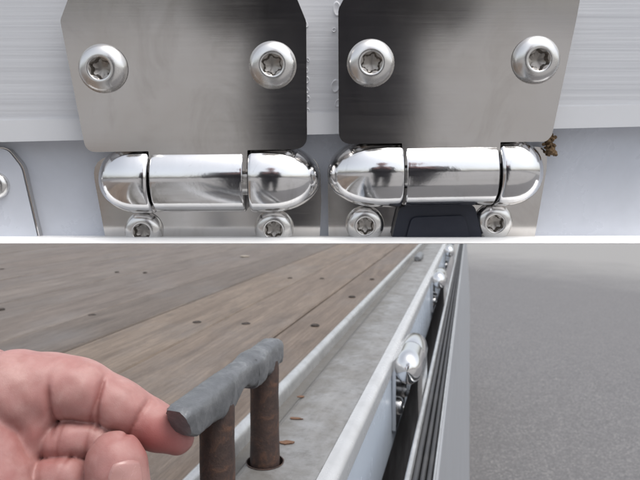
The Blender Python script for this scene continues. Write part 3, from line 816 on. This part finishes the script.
hinge('left of the two full polished stainless hinges, plate dark only at its right third',
      [(76, -30), (280, -30), (294, 0), (303, 22), (304, 146), (244.5, 147), (243.5, 168), (152.5, 169), (151.5, 148), (88.5, 149), (63.5, 21), (72, -2)], [4, 4, 10, 10, 10, 4, 0, 0, 4, 8, 8, 4],
      [(92, 158), (318, 156), (320, 200), (318, 241), (107.5, 241)], [20, 20, 4, 2, 2],
      (152.5, 243.5), (150, 93), (248.5, 319.5), 181, 34.0,
      [(102, 68.5, 22.5), (272.5, 65, 22.0)], [(143, 231, 19.5), (274, 229, 20)], R(0.4))
hinge('right of the two full polished stainless hinges, plate dark across its left half',
      [(362, -30), (570, -30), (577, -2), (573, 20), (549, 134), (545, 138.5), (497.5, 139), (496.5, 160), (406, 162), (405, 140), (342, 141), (341.5, 10), (348, -2)], [4, 4, 6, 20, 6, 4, 4, 0, 0, 4, 9, 10, 6],
      [(329, 152), (546, 148), (545, 170), (532.5, 241), (330, 241)], [20, 20, 4, 2, 2],
      (406, 496.5), (403.5, 327.5), (499, 548.5), 174.5, 34.0,
      [(371, 63, 22), (537, 60, 22)], [(365, 225, 19.5), (494, 222.5, 19.5)], R(0.8))
# the neighbouring hinge, of which only a corner of the lower leaf shows
q0 = pm(-30, 200, 0)
h3 = thing('hinge', 'leftmost hinge, only a rounded pale leaf corner showing at the frame edge', 'hinge', PN, (q0.x, q0.y, -0.005), 'stainless hinges on the panel')
part('leaf_edge', prism(round_poly(poly_px([(-38, 148.5), (6.5, 148.5), (21.8, 167), (39, 241), (-38, 241)], N_LO1), [2 * SC, 12 * SC, 22 * SC, 2 * SC, 2 * SC]), N_LO0, N_LO1 - 0.0004, M['plate'], 0.0003, 'leaf_edge', 2), h3)
part('lower_leaf', prism(round_poly(poly_px([(-38, 150), (6, 150), (20, 168), (37, 241), (-38, 241)], N_LO1), [2 * SC, 12 * SC, 22 * SC, 2 * SC, 2 * SC]), N_LO0 + 0.0004, N_LO1, M['white_paint'], 0.0005, 'lower_leaf', 3), h3, label='pale painted leaf corner with dark edge')
add_bolt(h3, -6, 186, 14, N_LO1)
# dark rubber stop on the right hinge's lower leaf
q0 = pm(436, 225, 0)
rb = thing('rubber_stop', 'dark navy rubber stop under the right hinge barrel', 'rubber stop', PN, (q0.x, q0.y, -0.0022))
outer = round_poly(poly_px([(400, 207), (474, 205), (482, 241), (392, 241)], 0.0005), [8 * SC, 8 * SC, 1 * SC, 1 * SC])
part('stop_body', prism(outer, N_LO1 + 0.0001, 0.0006, M['navy_rubber'], 0.0009, 'stop_body', 4), rb)
inner = round_poly(poly_px([(412, 218), (464, 216), (470, 241), (406, 241)], 0.001), [7 * SC, 7 * SC, 1 * SC, 1 * SC])
part('stop_pad', prism(inner, 0.0004, 0.0013, M['navy_rubber'], 0.0007, 'stop_pad', 4), rb)
# crumbs of dry moss at the right hinge's corner
q0 = pm(548, 146, -0.002)
def moss_sdf(P):
    d = np.full(len(P), 1.0); rg = np.random.RandomState(5)
    for k in range(110):
        f = rg.rand(); c = np.array([rg.normal(0, 2.2) + 1.5 * f, 9 - 18 * f + rg.normal(0, 1.5), rg.normal(1, 3)]) * SC
        d = np.minimum(d, np.linalg.norm(P - c, axis=1) - rg.uniform(1.0, 2.0) * SC)
    return d + 0.00012 * np.sin(P[:, 0] * 9000) * np.sin(P[:, 1] * 8000 + 1) * np.sin(P[:, 2] * 8500)
mv, mf = surface_nets(moss_sdf, (-0.004, -0.005, -0.005), (0.005, 0.005, 0.005), 0.00016)
single('moss_clump', np_mesh('moss_clump', mv, mf, M['debris']), 'crumbly brown dry moss clump at the right hinge corner', 'moss', PN, (q0.x, q0.y, -0.0015))
# added white trim between both views; its front face slopes up to the sky
a_ = pm(320, 243.2, 0.0080).y; b_ = pm(320, 237.8, 0.0042).y
xl, xr = -0.115, 0.115
tv = [(x, y, z) for x in (xl, xr) for (y, z) in ((b_, 0.0042), (a_, 0.0080), (a_ - 0.0002, 0.0078), (b_ - 0.0045, -0.0115), (b_ - 0.0026, -0.0115))]
me = mesh_from('white_divider', tv, [(0, 1, 6, 5), (1, 2, 7, 6), (2, 3, 8, 7), (3, 4, 9, 8), (4, 0, 5, 9), (0, 4, 3, 2, 1), (5, 6, 7, 8, 9)], M['white_divider'])
single('white_divider_strip', me, 'thin white trim strip added below the hinged panel', 'divider', PN)

# ================================================================== the photographer, mirrored in the hinge plates
PX, PY = 0.03, -0.95
per = thing('person', 'person in dark jacket and trousers mirrored as a dark shape in the hinge plates', 'person', Matrix.Identity(4), (PX, PY, -GROUND))
def seg_list(P, L, k):
    d = None
    for a, b, ra, rb in L:
        q = cone_seg(P, np.array(a, float), np.array(b, float), ra, rb); d = q if d is None else smin(d, q, k)
    return d
z = lambda v: v
tro = [((s * .09, 0, .90), (s * .10, .02, .50), .088, .064) for s in (-1, 1)] + [((s * .10, .02, .50), (s * .11, -.01, .09), .062, .05) for s in (-1, 1)] + [((-.08, 0, .95), (.08, 0, .95), .105, .105)]
jac = [((0, 0, .95), (0, 0, 1.15), .13, .135), ((-.07, 0, 1.0), (-.11, 0, 1.36), .11, .085), ((.07, 0, 1.0), (.11, 0, 1.36), .11, .085), ((0, 0, 1.38), (0, 0, 1.46), .07, .06)]
for s in (-1, 1): jac += [((s * .17, 0, 1.39), (s * .22, .06, 1.14), .062, .05), ((s * .22, .06, 1.14), (s * .10, .27, 1.27), .048, .036)]
skn = [((0, .005, 1.44), (0, .015, 1.55), .052, .05), ((0, .02, 1.60), (0, .01, 1.66), .078, .085), ((0, .055, 1.545), (0, .03, 1.62), .035, .06), ((0, .10, 1.60), (0, .085, 1.635), .014, .010)]
for s in (-1, 1):
    skn += [((s * .10, .27, 1.27), (s * .075, .33, 1.30), .030, .032)]
    for q in range(4): skn += [((s * .07, .34, 1.33 - .017 * q), (s * .045, .385 - .004 * abs(q - 1.5), 1.335 - .019 * q), .009, .008), ((s * .045, .385 - .004 * abs(q - 1.5), 1.335 - .019 * q), (s * .02, .375, 1.335 - .019 * q), .008, .007)]
    skn += [((s * .075, .33, 1.28), (s * .04, .35, 1.36), .011, .009)]
hai = [((0, -.015, 1.66), (0, -.005, 1.685), .092, .085), ((0, -.035, 1.60), (0, -.03, 1.66), .075, .085)]
for nm, L, k, m_, h_ in (('trousers', tro, .03, M['jacket'], .012), ('jacket', jac, .035, M['jacket'], .012), ('skin', skn, .012, M['skin'], .006), ('hair', hai, .02, M['hair'], .01), ('shoe', [((-.11, -.03, .045), (-.125, .14, .04), .045, .038)], .01, M['rubber'], .01), ('shoe', [((.11, -.03, .045), (.125, .14, .04), .045, .038)], .01, M['rubber'], .01)):
    A = np.array([p_ for a, b, _, _ in L for p_ in (a, b)]); mr = max(max(c, d) for _, _, c, d in L) + .03
    v_, f_ = surface_nets(lambda P: seg_list(P, L, k), A.min(0) - mr, A.max(0) + mr, h_)
    me = np_mesh(nm, v_, f_, m_)
    part(nm, me, per, shift=False)
